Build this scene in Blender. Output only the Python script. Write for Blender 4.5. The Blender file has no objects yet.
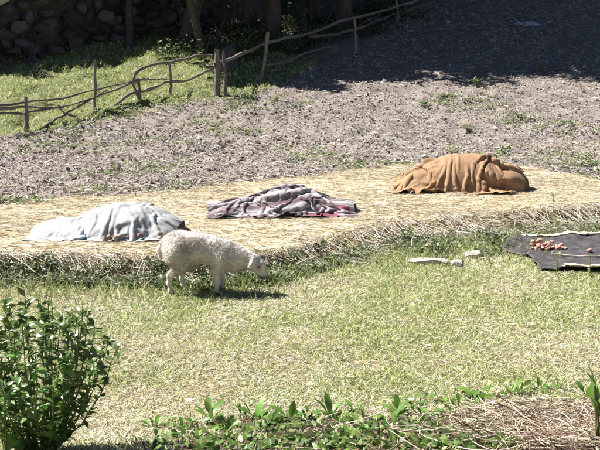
import bpy, bmesh, math, time
import numpy as np
from mathutils import Vector, Euler, Matrix
T0 = time.time()
sc = bpy.context.scene
C = sc.collection
R = math.radians
rng = np.random.default_rng(7)

# ------------------------------------------------------------------ camera, sky, sun, exposure
cam_d = bpy.data.cameras.new('camera'); cam = bpy.data.objects.new('camera', cam_d); C.objects.link(cam)
cam.location = (0, 0, 2.3); cam.rotation_euler = (R(90 - 10.6), 0, 0)
cam_d.sensor_width = 36; cam_d.lens = 57.06; cam_d.clip_start = 0.05; cam_d.clip_end = 2000
sc.camera = cam
SUN_AZ, SUN_EL = R(-73), R(50)               # azimuth from +Y (away from the camera), negative is to the left
SUN = Vector((math.sin(SUN_AZ) * math.cos(SUN_EL), math.cos(SUN_AZ) * math.cos(SUN_EL), math.sin(SUN_EL)))
w = bpy.data.worlds.new('World'); sc.world = w; w.use_nodes = True
nt = w.node_tree; bg = nt.nodes['Background']
sky = nt.nodes.new('ShaderNodeTexSky'); sky.sky_type = 'NISHITA'; sky.sun_disc = False
sky.sun_elevation = SUN_EL; sky.sun_rotation = SUN_AZ; sky.altitude = 3800; sky.air_density = .55; sky.dust_density = .25      # thin high mountain air
nt.links.new(sky.outputs[0], bg.inputs[0]); bg.inputs[1].default_value = 0.05
sd = bpy.data.lights.new('sun', 'SUN'); so = bpy.data.objects.new('sun', sd); C.objects.link(so)
sd.energy = 5.0; sd.angle = R(0.53); sd.color = (1.0, 0.965, 0.92)
so.rotation_euler = SUN.to_track_quat('Z', 'Y').to_euler(); so.location = (-20, 30, 40)
vs = sc.view_settings; vs.view_transform = 'Standard'; vs.look = 'None'; vs.gamma = 1; vs.use_curve_mapping = False
vs.exposure = 1.5

# ------------------------------------------------------------------ helpers
def lerp(a, b, t): return a + (b - a) * t
def sstep(a, b, x):
    t = np.clip((np.asarray(x, float) - a) / (b - a), 0, 1); return t * t * (3 - 2 * t)
def hsh(*k):
    h = np.zeros(np.broadcast(*k).shape, np.uint32)
    for i, a in enumerate(k):
        h = (h ^ (np.asarray(a).astype(np.int64).astype(np.uint32) * np.uint32([374761393, 668265263, 2147483647, 2246822519][i]))) * np.uint32(3266489917)
        h ^= h >> np.uint32(15)
    h = h * np.uint32(2246822519); h ^= h >> np.uint32(13)
    return h.astype(np.float64) / 4294967295.0
def vn2(x, y, s=0):
    x = np.asarray(x, float); y = np.asarray(y, float)
    i = np.floor(x); j = np.floor(y); u = x - i; v = y - j
    u = u * u * (3 - 2 * u); v = v * v * (3 - 2 * v)
    k = np.full(i.shape, s)
    return lerp(lerp(hsh(i, j, k), hsh(i + 1, j, k), u), lerp(hsh(i, j + 1, k), hsh(i + 1, j + 1, k), u), v) * 2 - 1
def fbm(x, y, s=0, o=4):
    r = 0; a = 1; n = 0
    for q in range(o):
        r = r + a * vn2(x * 2 ** q, y * 2 ** q, s + q * 17); n += a; a *= .5
    return r / n
def vn3(p, s=0):
    i = np.floor(p); f = p - i; f = f * f * (3 - 2 * f); k = np.full(i.shape[:-1], s)
    def h(a, b, c): return hsh(i[..., 0] + a, i[..., 1] + b, i[..., 2] + c, k)
    x0 = lerp(lerp(h(0,0,0), h(1,0,0), f[...,0]), lerp(h(0,1,0), h(1,1,0), f[...,0]), f[...,1])
    x1 = lerp(lerp(h(0,0,1), h(1,0,1), f[...,0]), lerp(h(0,1,1), h(1,1,1), f[...,0]), f[...,1])
    return lerp(x0, x1, f[..., 2]) * 2 - 1

def make_mesh(name, V, F, col=None, smooth=True):
    V = np.asarray(V, np.float32); F = np.asarray(F, np.int32); k = F.shape[1]
    m = bpy.data.meshes.new(name)
    m.vertices.add(len(V)); m.vertices.foreach_set('co', V.ravel())
    m.loops.add(F.size); m.loops.foreach_set('vertex_index', F.ravel())
    m.polygons.add(len(F)); m.polygons.foreach_set('loop_start', np.arange(0, F.size, k, dtype=np.int32))
    m.polygons.foreach_set('loop_total', np.full(len(F), k, np.int32))
    m.polygons.foreach_set('use_smooth', np.full(len(F), smooth))
    if col is not None:
        a = m.color_attributes.new('Col', 'FLOAT_COLOR', 'POINT')
        a.data.foreach_set('color', np.c_[np.asarray(col, np.float32), np.ones(len(V), np.float32)].ravel())
    m.update(calc_edges=True); m.validate()
    return m
def tag(o, label=None, cat=None, group=None, kind=None):
    for k, v in (('label', label), ('category', cat), ('group', group), ('kind', kind)):
        if v: o[k] = v
    return o
def empty(name, loc, label=None, cat=None, group=None):
    o = bpy.data.objects.new(name, None); o.empty_display_size = .1; C.objects.link(o); o.location = loc
    return tag(o, label, cat, group)
def link(name, mesh, mat=None, parent=None):
    o = bpy.data.objects.new(name, mesh); C.objects.link(o)
    if mat and not mesh.materials: mesh.materials.append(mat)
    if parent is not None: o.parent = parent
    return o
def obj(name, V, F, mat, parent=None, col=None, smooth=True, base=None):
    """V in world space; parts are shifted to be local to the root's location `base`."""
    V = np.asarray(V, float)
    if base is None and parent is not None: base = parent.location
    if base is not None: V = V - np.array(base)
    return link(name, make_mesh(name, V, F, col, smooth), mat, parent)

def tubes(P, rad, k=3, cap=True):
    """P (n,m,3) polylines, rad (n,m) -> verts, quads (as tris)"""
    P = np.asarray(P, float); n, m, _ = P.shape
    rad = np.broadcast_to(np.asarray(rad, float), (n, m))
    Tn = np.gradient(P, axis=1); Tn /= np.linalg.norm(Tn, axis=2, keepdims=True) + 1e-9
    ref = np.where(np.abs(Tn[..., 2:3]) > .9, np.array([1., 0, 0]), np.array([0, 0, 1.]))
    A = np.cross(Tn, ref); A /= np.linalg.norm(A, axis=2, keepdims=True) + 1e-9
    B = np.cross(Tn, A)
    an = np.arange(k) * 2 * np.pi / k
    V = P[:, :, None, :] + rad[:, :, None, None] * (np.cos(an)[:, None] * A[:, :, None, :] + np.sin(an)[:, None] * B[:, :, None, :])
    V = V.reshape(-1, 3)
    b = (np.arange(n) * m * k)[:, None, None]; r = (np.arange(m - 1) * k)[None, :, None]; c = np.arange(k)[None, None, :]
    a0 = b + r + c; a1 = b + r + (c + 1) % k
    Q = np.stack([a0, a1, a1 + k, a0 + k], -1).reshape(-1, 4)
    F = np.concatenate([Q[:, [0, 1, 2]], Q[:, [0, 2, 3]]])
    if cap and k >= 3:
        caps = []
        for q in range(1, k - 1):
            s = (np.arange(n) * m * k)
            caps.append(np.stack([s, s + q, s + q + 1], -1)); e = s + (m - 1) * k
            caps.append(np.stack([e, e + q + 1, e + q], -1))
        F = np.concatenate([F] + caps)
    return V, F
def strands(name, paths, radii, k, mat_, parent):
    for q, rd in zip(paths, radii):
        Vt, Ft = tubes(np.array(q)[None], np.array(rd)[None], k); obj(name, Vt, Ft, mat_, parent)
def smooth_path(pts, n=14, jit=0.0, seed=0):
    pts = np.array(pts, float); t = np.r_[0, np.cumsum(np.linalg.norm(np.diff(pts, axis=0), axis=1))]; t /= t[-1]
    # catmull-rom resample
    s = np.linspace(0, 1, n); out = []
    for q in s:
        i = min(np.searchsorted(t, q, side='right') - 1, len(pts) - 2); i = max(i, 0)
        u = (q - t[i]) / (t[i + 1] - t[i]); p1, p2 = pts[i], pts[i + 1]
        p0 = pts[i - 1] if i > 0 else 2 * p1 - p2; p3 = pts[i + 2] if i + 2 < len(pts) else 2 * p2 - p1
        out.append(.5 * ((2 * p1) + (-p0 + p2) * u + (2 * p0 - 5 * p1 + 4 * p2 - p3) * u ** 2 + (-p0 + 3 * p1 - 3 * p2 + p3) * u ** 3))
    out = np.array(out)
    if jit: out[1:-1] += np.random.default_rng(seed).normal(0, jit, (n - 2, 3))
    return out
def blades(B, D, L, W, bend, side=None):
    """flat curved blades: base B, initial dir D, length, width, bend vector added towards the tip. 5 verts, 3 tris"""
    n = len(B); D = D / np.linalg.norm(D, axis=1, keepdims=True)
    if side is None:
        a = rng.uniform(0, 2 * np.pi, n); side = np.c_[np.cos(a), np.sin(a), np.zeros(n)]
    side = np.cross(D, np.cross(side, D)); side /= np.linalg.norm(side, axis=1, keepdims=True) + 1e-9
    M = B + D * (L * .55)[:, None] + bend * .3; Tp = B + D * L[:, None] + bend
    s = side * (W * .5)[:, None]
    V = np.stack([B - s * .8, B + s * .8, M - s, M + s, Tp], 1).reshape(-1, 3)
    F = (np.arange(n) * 5)[:, None, None] + np.array([[0, 1, 2], [1, 3, 2], [2, 3, 4]])[None]
    return V, F.reshape(-1, 3)
def hull_rock(seed, n=14, flat=.7, rough=.25):
    r = np.random.default_rng(seed); p = r.normal(size=(n, 3)); p /= np.linalg.norm(p, axis=1, keepdims=True)
    p *= 1 + r.uniform(-rough, rough, (n, 1)); p[:, 2] *= flat; p[:, 1] *= r.uniform(.65, 1)
    bm = bmesh.new()
    for q in p: bm.verts.new(q)
    g = bmesh.ops.convex_hull(bm, input=bm.verts)
    bmesh.ops.delete(bm, geom=[v for v in bm.verts if not v.link_faces], context='VERTS')
    bmesh.ops.triangulate(bm, faces=bm.faces); bm.verts.index_update()
    V = np.array([v.co for v in bm.verts]); F = np.array([[v.index for v in f.verts] for f in bm.faces]); bm.free()
    return V, F
def rotz(V, a):
    c, s = np.cos(a), np.sin(a); return np.stack([V[..., 0] * c - V[..., 1] * s, V[..., 0] * s + V[..., 1] * c, V[..., 2]], -1)
def scatter(templates, P, S, col, tilt=.5, zs=None):
    """templates list of (V,F); many transformed copies joined into one vertex soup"""
    n = len(P); which = rng.integers(0, len(templates), n); Vs, Fs, Cs = [], [], []; off = 0
    for k, (tv, tf) in enumerate(templates):
        ix = np.where(which == k)[0]
        if not len(ix): continue
        a = rng.uniform(0, 2 * np.pi, (len(ix), 1)); b = rng.normal(0, tilt, (len(ix), 1))
        v = np.repeat(tv[None], len(ix), 0) * S[ix][:, None, None]
        c, s = np.cos(b), np.sin(b)
        v = np.stack([v[..., 0], v[..., 1] * c - v[..., 2] * s, v[..., 1] * s + v[..., 2] * c], -1)
        v = rotz(v, a) + P[ix][:, None, :]
        Vs.append(v.reshape(-1, 3)); Fs.append((tf[None] + (off + np.arange(len(ix)) * len(tv))[:, None, None]).reshape(-1, 3))
        Cs.append(np.repeat(col[ix], len(tv), 0)); off += len(ix) * len(tv)
    return np.concatenate(Vs), np.concatenate(Fs), np.concatenate(Cs)
def pick(cols, p, n, var=.15):
    cols = np.array(cols, float); c = cols[rng.choice(len(cols), n, p=np.array(p) / np.sum(p))]
    return np.clip(c * (1 + rng.normal(0, var, (n, 1))) * (1 + rng.normal(0, .04, (n, 3))), .005, .95)

# ------------------------------------------------------------------ materials
def mat(name, color=(.5, .5, .5), rough=.8, attr=False, translucent=0.0, spec=.3, noise=None, bump=None, rand=0.0, sheen=0.0, coat=0.0, back=None):
    """noise=(scale, amount, second colour)  bump=(scale, strength, distance)"""
    m = bpy.data.materials.new(name); m.use_nodes = True; t = m.node_tree; N = t.nodes; L = t.links
    b = N['Principled BSDF']; out = N['Material Output']
    b.inputs['Roughness'].default_value = rough; b.inputs['Specular IOR Level'].default_value = spec
    if sheen: b.inputs['Sheen Weight'].default_value = sheen
    if coat: b.inputs['Coat Weight'].default_value = coat; b.inputs['Coat Roughness'].default_value = .25
    if attr:
        a = N.new('ShaderNodeAttribute'); a.attribute_name = 'Col'; csock = a.outputs['Color']
    else:
        c = N.new('ShaderNodeRGB'); c.outputs[0].default_value = (*color, 1); csock = c.outputs[0]
    tc = N.new('ShaderNodeTexCoord')
    if noise:
        sc_, am, c2 = noise
        nz = N.new('ShaderNodeTexNoise'); nz.inputs['Scale'].default_value = sc_; nz.inputs['Detail'].default_value = 6; nz.inputs['Roughness'].default_value = .65
        L.new(tc.outputs['Object'], nz.inputs['Vector'])
        rp = N.new('ShaderNodeMapRange'); rp.inputs[1].default_value = .38; rp.inputs[2].default_value = .66; rp.inputs[4].default_value = am
        L.new(nz.outputs['Fac'], rp.inputs[0])
        mx = N.new('ShaderNodeMix'); mx.data_type = 'RGBA'; L.new(rp.outputs[0], mx.inputs['Factor']); L.new(csock, mx.inputs['A'])
        mx.inputs['B'].default_value = (*c2, 1); csock = mx.outputs['Result']
    if rand:
        oi = N.new('ShaderNodeObjectInfo'); mr = N.new('ShaderNodeMapRange'); mr.inputs[3].default_value = 1 - rand; mr.inputs[4].default_value = 1 + rand
        L.new(oi.outputs['Random'], mr.inputs[0]); hs = N.new('ShaderNodeHueSaturation'); L.new(csock, hs.inputs['Color']); L.new(mr.outputs[0], hs.inputs['Value']); mh = N.new('ShaderNodeMapRange'); mh.inputs[1].default_value = 0; mh.inputs[2].default_value = 1; mh.inputs[3].default_value = .5 - rand * .05; mh.inputs[4].default_value = .5 + rand * .05
        fx = N.new('ShaderNodeMath'); fx.operation = 'MULTIPLY'; fx.inputs[1].default_value = 7.31; L.new(oi.outputs['Random'], fx.inputs[0]); ff = N.new('ShaderNodeMath'); ff.operation = 'FRACT'; L.new(fx.outputs[0], ff.inputs[0]); L.new(ff.outputs[0], mh.inputs[0]); L.new(mh.outputs[0], hs.inputs['Hue']); csock = hs.outputs[0]
    L.new(csock, b.inputs['Base Color'])
    if bump:
        nb = N.new('ShaderNodeTexNoise'); nb.inputs['Scale'].default_value = bump[0]; nb.inputs['Detail'].default_value = 5
        L.new(tc.outputs['Object'], nb.inputs['Vector'])
        bp = N.new('ShaderNodeBump'); bp.inputs['Strength'].default_value = bump[1]; bp.inputs['Distance'].default_value = bump[2]
        L.new(nb.outputs['Fac'], bp.inputs['Height']); L.new(bp.outputs[0], b.inputs['Normal'])
    if translucent:
        tr = N.new('ShaderNodeBsdfTranslucent'); L.new(csock, tr.inputs['Color'])
        ms = N.new('ShaderNodeMixShader'); ms.inputs[0].default_value = translucent
        L.new(b.outputs[0], ms.inputs[1]); L.new(tr.outputs[0], ms.inputs[2]); L.new(ms.outputs[0], out.inputs[0])
    return m
M = {}
M['ground'] = mat('ground_soil', attr=True, rough=.95, spec=.1, noise=(9, .45, (.16, .13, .10)), bump=(35, .6, .02))
M['clod'] = mat('soil_clod', attr=True, rough=.95, spec=.1, bump=(60, .5, .01))
M['grass'] = mat('grass_blade', attr=True, rough=.6, spec=.25, translucent=.35)
M['straw'] = mat('straw', attr=True, rough=.55, spec=.35, translucent=.15)
M['leafmat'] = mat('leaf_stuff', attr=True, rough=.45, spec=.4, translucent=.3)
M['wood'] = mat('weathered_wood', (.23, .195, .165), .85, spec=.2, noise=(14, .8, (.09, .072, .06)), bump=(40, .5, .01), rand=.2)
M['bark'] = mat('bark', (.10, .082, .07), .9, spec=.1, noise=(6, .8, (.045, .037, .03)), bump=(18, .8, .03))
M['stone'] = mat('wall_stone', (.105, .088, .09), .92, spec=.1, noise=(7, .8, (.045, .038, .04)), bump=(22, .5, .02), rand=.35)
M['palestone'] = mat('pale_stone', (.44, .39, .34), .9, spec=.15, noise=(9, .6, (.36, .32, .28)), bump=(22, .5, .02))
M['wool'] = mat('fleece_skin', attr=True, rough=.95, spec=.05, sheen=.2, bump=(130, .6, .006))
M['eye'] = mat('eye', (.01, .008, .006), .15, spec=.6)
M['potato'] = mat('potato_skin', (.50, .27, .20), .7, spec=.2, noise=(30, .6, (.38, .20, .15)), rand=.25)
M['darkcloth'] = mat('dark_plastic_sheet', (.035, .034, .038), .6, spec=.3, noise=(9, .8, (.11, .10, .095)), bump=(25, .4, .01))
M['hem'] = mat('pale_sheet_edge', (.55, .48, .37), .85, spec=.15, noise=(20, .8, (.34, .28, .2)), bump=(40, .6, .01))
M['bush_leaf'] = mat('bush_leaf', (.15, .27, .07), .3, spec=.9, coat=.5, translucent=.38, rand=.45, noise=(20, .5, (.19, .31, .09)))
M['plant_leaf'] = mat('plant_leaf', (.12, .23, .035), .38, spec=.5, translucent=.35, rand=.35, noise=(18, .6, (.11, .20, .045)))
M['pale_leaf'] = mat('pale_leaf', (.16, .30, .06), .4, spec=.45, translucent=.35, rand=.25)
M['weed_leaf'] = mat('weed_leaf', (.13, .185, .065), .55, spec=.3, translucent=.25, rand=.35, noise=(18, .6, (.19, .24, .10)))
M['stem'] = mat('green_stem', (.14, .17, .06), .7, spec=.2, noise=(20, .5, (.2, .15, .08)))
M['pinkcloth'] = mat('pink_cloth', (.20, .065, .09), .85, spec=.1, noise=(20, .5, (.12, .04, .055)))
M['bluecloth'] = mat('blue_sack', (.22, .32, .38), .85, spec=.1, noise=(24, .7, (.36, .42, .45)))
M['pile'] = mat('covered_produce', (.12, .09, .07), .9, noise=(30, .6, (.2, .16, .12)), bump=(40, .6, .02))
M['rag'] = mat('pale_rag', (.45, .47, .52), .8, noise=(12, .5, (.3, .31, .34)))
M['flower'] = mat('white_flower', (.8, .8, .76), .6, translucent=.2)
M['crown'] = mat('tree_leaf', attr=True, rough=.5, spec=.3, translucent=.2)

def cloth_mat(name, base, stripes, rough=.85, spec=.15, fold=None):
    """woven cloth with faint stripes along object X"""
    m = mat(name, base, rough, spec=spec, noise=(6, .75, tuple(c * .68 for c in base)), bump=(140, .5, .004))
    t = m.node_tree; N = t.nodes; L = t.links; b = N['Principled BSDF']
    src = b.inputs['Base Color'].links[0].from_socket
    for (c2, scale, lo, hi, ax, amt) in stripes:
        at = N.new('ShaderNodeAttribute'); at.attribute_name = 'Col'      # cloth rest coordinates, so stripes follow the folds
        sp = N.new('ShaderNodeSeparateColor'); L.new(at.outputs['Color'], sp.inputs[0])
        ml = N.new('ShaderNodeMath'); ml.operation = 'MULTIPLY'; ml.inputs[1].default_value = scale; L.new(sp.outputs[ax], ml.inputs[0])
        fr = N.new('ShaderNodeMath'); fr.operation = 'FRACT'; L.new(ml.outputs[0], fr.inputs[0])
        g = N.new('ShaderNodeMath'); g.operation = 'GREATER_THAN'; g.inputs[1].default_value = lo; L.new(fr.outputs[0], g.inputs[0])
        l = N.new('ShaderNodeMath'); l.operation = 'LESS_THAN'; l.inputs[1].default_value = hi; L.new(fr.outputs[0], l.inputs[0])
        a = N.new('ShaderNodeMath'); a.operation = 'MULTIPLY'; L.new(g.outputs[0], a.inputs[0]); L.new(l.outputs[0], a.inputs[1])
        a2 = N.new('ShaderNodeMath'); a2.operation = 'MULTIPLY'; L.new(a.outputs[0], a2.inputs[0]); a2.inputs[1].default_value = amt
        mx = N.new('ShaderNodeMix'); mx.data_type = 'RGBA'; L.new(a2.outputs[0], mx.inputs['Factor']); L.new(src, mx.inputs['A']); mx.inputs['B'].default_value = (*c2, 1)
        src = mx.outputs['Result']
    L.new(src, b.inputs['Base Color'])
    return m
M['tarp'] = cloth_mat('woven_plastic_tarp', (.36, .37, .37), [((.26, .27, .27), 9, .0, .12, 0, .5)], .6, .3)
M['blanket'] = cloth_mat('striped_blanket', (.36, .34, .345), [((.075, .04, .045), 4, .0, .30, 1, .85), ((.16, .12, .125), 9, .0, .3, 1, .6)], .9, .1)
M['burlap'] = cloth_mat('brown_burlap', (.32, .205, .12), [((.25, .15, .085), 6, 0, .2, 0, .4)], .92, .08)

# ------------------------------------------------------------------ terrain
PY = [-20, 0, 2, 3.4, 4.4, 5.2, 5.9, 9, 16, 20, 21, 23, 25, 28, 34, 40, 60, 120, 400]
PZ = [1.6, 1.2, .95, .62, .34, .08, 0, 0, .06, .28, .38, .70, 1.17, 1.75, 3.27, 4.9, 10.5, 30, 120]
FX = [-30, -6, -2.93, -1.3, -.3, 1.2, 3.97, 8, 30]; FY = [10.4, 9.8, 9.4, 9.2, 9.75, 11.3, 12.5, 13.6, 15]
BX = [-30, -8, -3.9, -1.47, 1.78, 3.9, 4.63, 6, 8, 30]; BY = [10.4, 11.2, 12.4, 14.0, 16.9, 16.7, 15.0, 14.2, 13.6, 15]
def yf(x): return np.interp(x, FX, FY) + .1 * vn2(np.asarray(x, float) * 1.3, np.zeros_like(np.asarray(x, float)), 5)
def yb(x): return np.interp(x, BX, BY) + .16 * vn2(np.asarray(x, float) * 1.1, np.zeros_like(np.asarray(x, float)), 9)
def wy(x): return np.interp(x, [-30, -11, -8.6, -7, -5.3, -3, -2, 2], [27, 27.2, 28.0, 29.6, 31.4, 31.6, 30.5, 30])      # foot of the stone wall
def Hb(x, y):
    """ground without fine relief"""
    x = np.asarray(x, float); y = np.asarray(y, float)
    p = (np.interp(y - .5, PY, PZ) + np.interp(y, PY, PZ) + np.interp(y + .5, PY, PZ)) / 3
    f = yf(x); plat = .2 * sstep(f - .16, f + .06, y)
    p = np.maximum(p, plat) + .02 * np.minimum(p, plat)
    bank = 2.6 * sstep(.3, 1.9, y - wy(x) + .3 * vn2(x * .5, y * 0, 3)) * (1 - sstep(-3.0, -.6, x)) * (1 - .5 * sstep(40, 60, y))
    return p + bank
def field_mask(x, y):
    return sstep(yb(x) - .1, yb(x) + .35, y)
def grass_line(x):        # lower edge of the grassy strip on the left: field before it, grass beyond
    return np.interp(x, [-20, -6.6, -4.6, -2.2, -1.2, .5, 3, 3.8], [19.4, 20.6, 22.4, 24.3, 24.6, 27.5, 32, 70])
def H(x, y):
    x = np.asarray(x, float); y = np.asarray(y, float)
    fm = field_mask(x, y)
    z = Hb(x, y) + .03 * fbm(x * .9, y * .9, 1, 3) * sstep(0, 6, np.abs(y - 9.5) + 2) 
    z = z + fm * (.085 * fbm(x * 3.0, y * 3.0, 11, 3) + .05 * fbm(x * .8, y * 1.6, 21, 2) + .02 * sstep(30, 22, y) * np.sin((y * .93 - x * .36) * 2 * np.pi / .62 + 5 * vn2(x * .5, y * .5, 8)))
    gm = sstep(-.3, .5, y - grass_line(x)) * (1 - sstep(30, 34, y))
    z = z + gm * (.16 * fbm(x * 1.3, y * 1.3, 31, 3) + .05)
    return z
def grow(a, b, s0, k):
    o = [a]; s = s0
    while (o[-1] < b) if b > a else (o[-1] > b):
        o.append(o[-1] + (s if b > a else -s)); s *= k
    return np.array(o)
xs = np.r_[grow(-13, -320, .15, 1.25)[::-1], np.arange(-13 + .085, 13, .085), grow(13, 320, .15, 1.25)]
ys = np.r_[grow(3, -40, .12, 1.25)[::-1], np.arange(3 + .06, 14, .06), np.arange(14, 36, .09), grow(36, 420, .12, 1.2)]
X, Y = np.meshgrid(xs, ys); Z = H(X, Y)
nx, ny = len(xs), len(ys)
idx = np.arange(nx * ny).reshape(ny, nx)
F = np.stack([idx[:-1, :-1], idx[:-1, 1:], idx[1:, 1:], idx[1:, :-1]], -1).reshape(-1, 4)
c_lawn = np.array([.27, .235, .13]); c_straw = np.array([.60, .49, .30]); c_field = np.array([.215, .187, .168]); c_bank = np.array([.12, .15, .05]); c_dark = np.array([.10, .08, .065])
col = np.tile(c_lawn, (ny, nx, 1))
nzz = fbm(X * .8, Y * .8, 41, 3)[..., None]
def mixc(a, b, t): return a + (b - a) * np.clip(t, 0, 1)[..., None]
col = mixc(col, np.array([.20, .22, .08]), sstep(.0, .5, fbm(X * .7, Y * .9, 42, 3) + .35 * sstep(7, 9, Y)))
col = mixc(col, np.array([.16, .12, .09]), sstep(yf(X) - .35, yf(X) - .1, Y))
col = mixc(col, c_straw, sstep(yf(X) - .05, yf(X) + .04, Y))
col = mixc(col, c_field, field_mask(X, Y))
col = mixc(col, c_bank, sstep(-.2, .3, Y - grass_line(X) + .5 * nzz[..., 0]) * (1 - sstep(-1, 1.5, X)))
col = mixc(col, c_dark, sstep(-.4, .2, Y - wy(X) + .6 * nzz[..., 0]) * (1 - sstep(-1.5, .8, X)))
col = mixc(col, c_dark, (1 - sstep(4.7, 5.5, Y + .5 * nzz[..., 0])) * sstep(-.9, -.4, X))
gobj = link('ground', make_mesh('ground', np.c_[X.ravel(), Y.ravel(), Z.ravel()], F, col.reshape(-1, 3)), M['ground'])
tag(gobj, 'sloping farmland with dry lawn, straw floor and ploughed field', 'ground', kind='structure')

def in_view(x, y, m=.8):
    return np.abs(x) < y * .3155 + m
def rand_xy(n, y0, y1, m=.6, power=0):
    """uniform over the visible wedge (optionally denser near)"""
    out = []
    tot = 0
    while tot < n:
        y = rng.uniform(y0, y1, n * 2); x = rng.uniform(-1, 1, n * 2) * (y1 * .3155 + m)
        k = in_view(x, y, m)
        if power: k &= rng.random(n * 2) < (y0 / y) ** power
        out.append(np.c_[x[k], y[k]]); tot += k.sum()
    return np.concatenate(out)[:n]

# ------------------------------------------------------------------ ploughed field: clods and dry stalks
rocks = [hull_rock(100 + i, 11, .75, .3) for i in range(8)]
p = rand_xy(98000, 11.5, 41, 2.8, .9)
fm = field_mask(p[:, 0], p[:, 1]) * (1 - sstep(-.3, .5, p[:, 1] - grass_line(p[:, 0])))
p = p[rng.random(len(p)) < fm]
S = np.clip(rng.lognormal(np.log(.0175), .55, len(p)), .007, .055) * (.8 + .5 * sstep(-.2, .5, fbm(p[:, 0] * .6, p[:, 1] * .9, 55, 2)))
P3 = np.c_[p, H(p[:, 0], p[:, 1]) + S * .25]
V, F, cc = scatter(rocks, P3, S, pick([(.25, .22, .20), (.33, .295, .27), (.17, .14, .125), (.43, .39, .36)], [4, 3, 3, 2], len(p)), .5)
tag(obj('soil_clods', V, F, M['clod'], None, cc, smooth=False), 'grey brown dry clods strewn over the ploughed field', 'soil', kind='stuff')
def lying(p, L, rad, ang, colors, probs, name, label, cat, zoff=.0, lift=.05, seg=4, wig=.12, k=3, zf=H, var=.15, mat_=None, parent=None, streak=0):
    n = len(p); d = np.c_[np.cos(ang), np.sin(ang)]; per = np.c_[-d[:, 1], d[:, 0]]
    t = np.linspace(-.5, .5, seg)[None, :]
    cv = rng.normal(0, wig, (n, 1)) * L[:, None]
    xy = p[:, None, :] + d[:, None, :] * (t * L[:, None])[..., None] + per[:, None, :] * ((t ** 2 * 4 - .5) * cv)[..., None]
    z = zf(xy[..., 0], xy[..., 1]).mean(1, keepdims=True) * .5 + zf(xy[..., 0], xy[..., 1]) * .5
    z = z + zoff + rng.uniform(0, lift, (n, 1)) + t * rng.normal(0, lift, (n, 1))
    V, F = tubes(np.concatenate([xy, z[..., None]], -1), rad[:, None] * np.array([1] * (seg - 1) + [.5])[None], k)
    cc = pick(colors, probs, n, var)
    if streak: cc = np.clip(cc * (1 + streak * fbm(p[:, 0] * .7, p[:, 1] * 5, 66, 3))[:, None], .02, .9)
    cc = np.repeat(cc, seg * k, 0)
    o = obj(name, V, F, mat_ or M['straw'], parent, cc)
    if label: tag(o, label, cat, kind='stuff')
    return o
p = rand_xy(45000, 12, 40, 2.8, 1.0)
fm = field_mask(p[:, 0], p[:, 1]) * (1 - sstep(-.3, .5, p[:, 1] - grass_line(p[:, 0]))); p = p[rng.random(len(p)) < fm]
n = len(p)
lying(p, rng.uniform(.05, .26, n), rng.uniform(.002, .007, n), rng.uniform(0, np.pi, n), [(.62, .56, .47), (.45, .39, .32), (.22, .17, .15)], [4, 3, 3], 'field_stubble', 'broken dry stalks lying between the clods of the field', 'stubble', .015, .05)

# ------------------------------------------------------------------ straw floor
def straw_xy(n, over=.1):
    x = rng.uniform(-7.5, 9, n * 3); y = rng.uniform(8.8, 17.3, n * 3)
    k = in_view(x, y, 2.5) & (y > yf(x) - over) & (y < yb(x) + .25 * rng.random(n * 3))
    return np.c_[x, y][k][:n]
p = straw_xy(74000); n = len(p)
base_dir = .18 * fbm(p[:, 0] * .5, p[:, 1] * .7, 61, 2) + .08
lying(p, rng.uniform(.15, .6, n), rng.uniform(.0012, .003, n), base_dir + rng.normal(0, .22, n), [(.64, .53, .34), (.74, .66, .48), (.48, .36, .2), (.80, .75, .62)], [4, 4, 2, 3], 'straw_floor', 'flat layer of golden straw spread along the terrace', 'straw', .004, .022, streak=.25)
# stalks hanging over the front edge
n = 1900
x = rng.uniform(-6.4, 7.4, n); x = x[rng.random(len(x)) < .12 + .88 * sstep(-.05, .45, fbm(x * 1.3, x * 0, 71, 3) + .05)]; n = len(x)
y = yf(x) + rng.uniform(-.08, .18, n)
Ls = rng.uniform(.12, .5, n) ; out = rng.uniform(.05, 1.0, n); sx = np.clip(rng.normal(.4, .6, n), -.8, 1.0)
t = np.linspace(0, 1, 5)[None, :]
PX = x[:, None] + sx[:, None] * Ls[:, None] * t; PYY = y[:, None] - out[:, None] * Ls[:, None] * t * (.55 + .2 * t)
g = H(PX, PYY); z0 = H(x, y)[:, None] + .03 + rng.uniform(0, .03, (n, 1))
PZZ = np.maximum(z0 - (.28 * t ** 1.6) * (Ls[:, None] / .5) * rng.uniform(.4, 1.1, (n, 1)), g + .006 + rng.uniform(0, .03, (n, 1)))
V, F = tubes(np.stack([PX, PYY, PZZ], -1), rng.uniform(.002, .0048, n)[:, None], 3)
tag(obj('straw_fringe', V, F, M['straw'], None, np.repeat(pick([(.68, .62, .50), (.55, .45, .30), (.74, .70, .62), (.40, .33, .25)], [4, 3, 3, 2], n), 15, 0)), 'loose pale straw stalks spilling over the edge of the straw floor', 'straw', kind='stuff')

n = 3600; x = rng.uniform(-6.4, 7.0, n); y = yf(x) - rng.uniform(-.05, .42, n) - np.where(x > .5, rng.uniform(0, .55, n), 0)
k = ~((x > 2.8) & (y > 9.55) & (y < 11.05 + .17 * (x - 2.2))); p = np.c_[x, y][k]; n = len(p)
lying(p, rng.uniform(.08, .4, n), rng.uniform(.0016, .004, n), rng.normal(-.5, .8, n), [(.50, .45, .38), (.66, .62, .55), (.30, .25, .21), (.2, .16, .14)], [4, 3, 3, 2], 'bank_stalks', 'grey dead stalks tangled on the bank under the straw edge', 'stalks', .01, .07)
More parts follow.
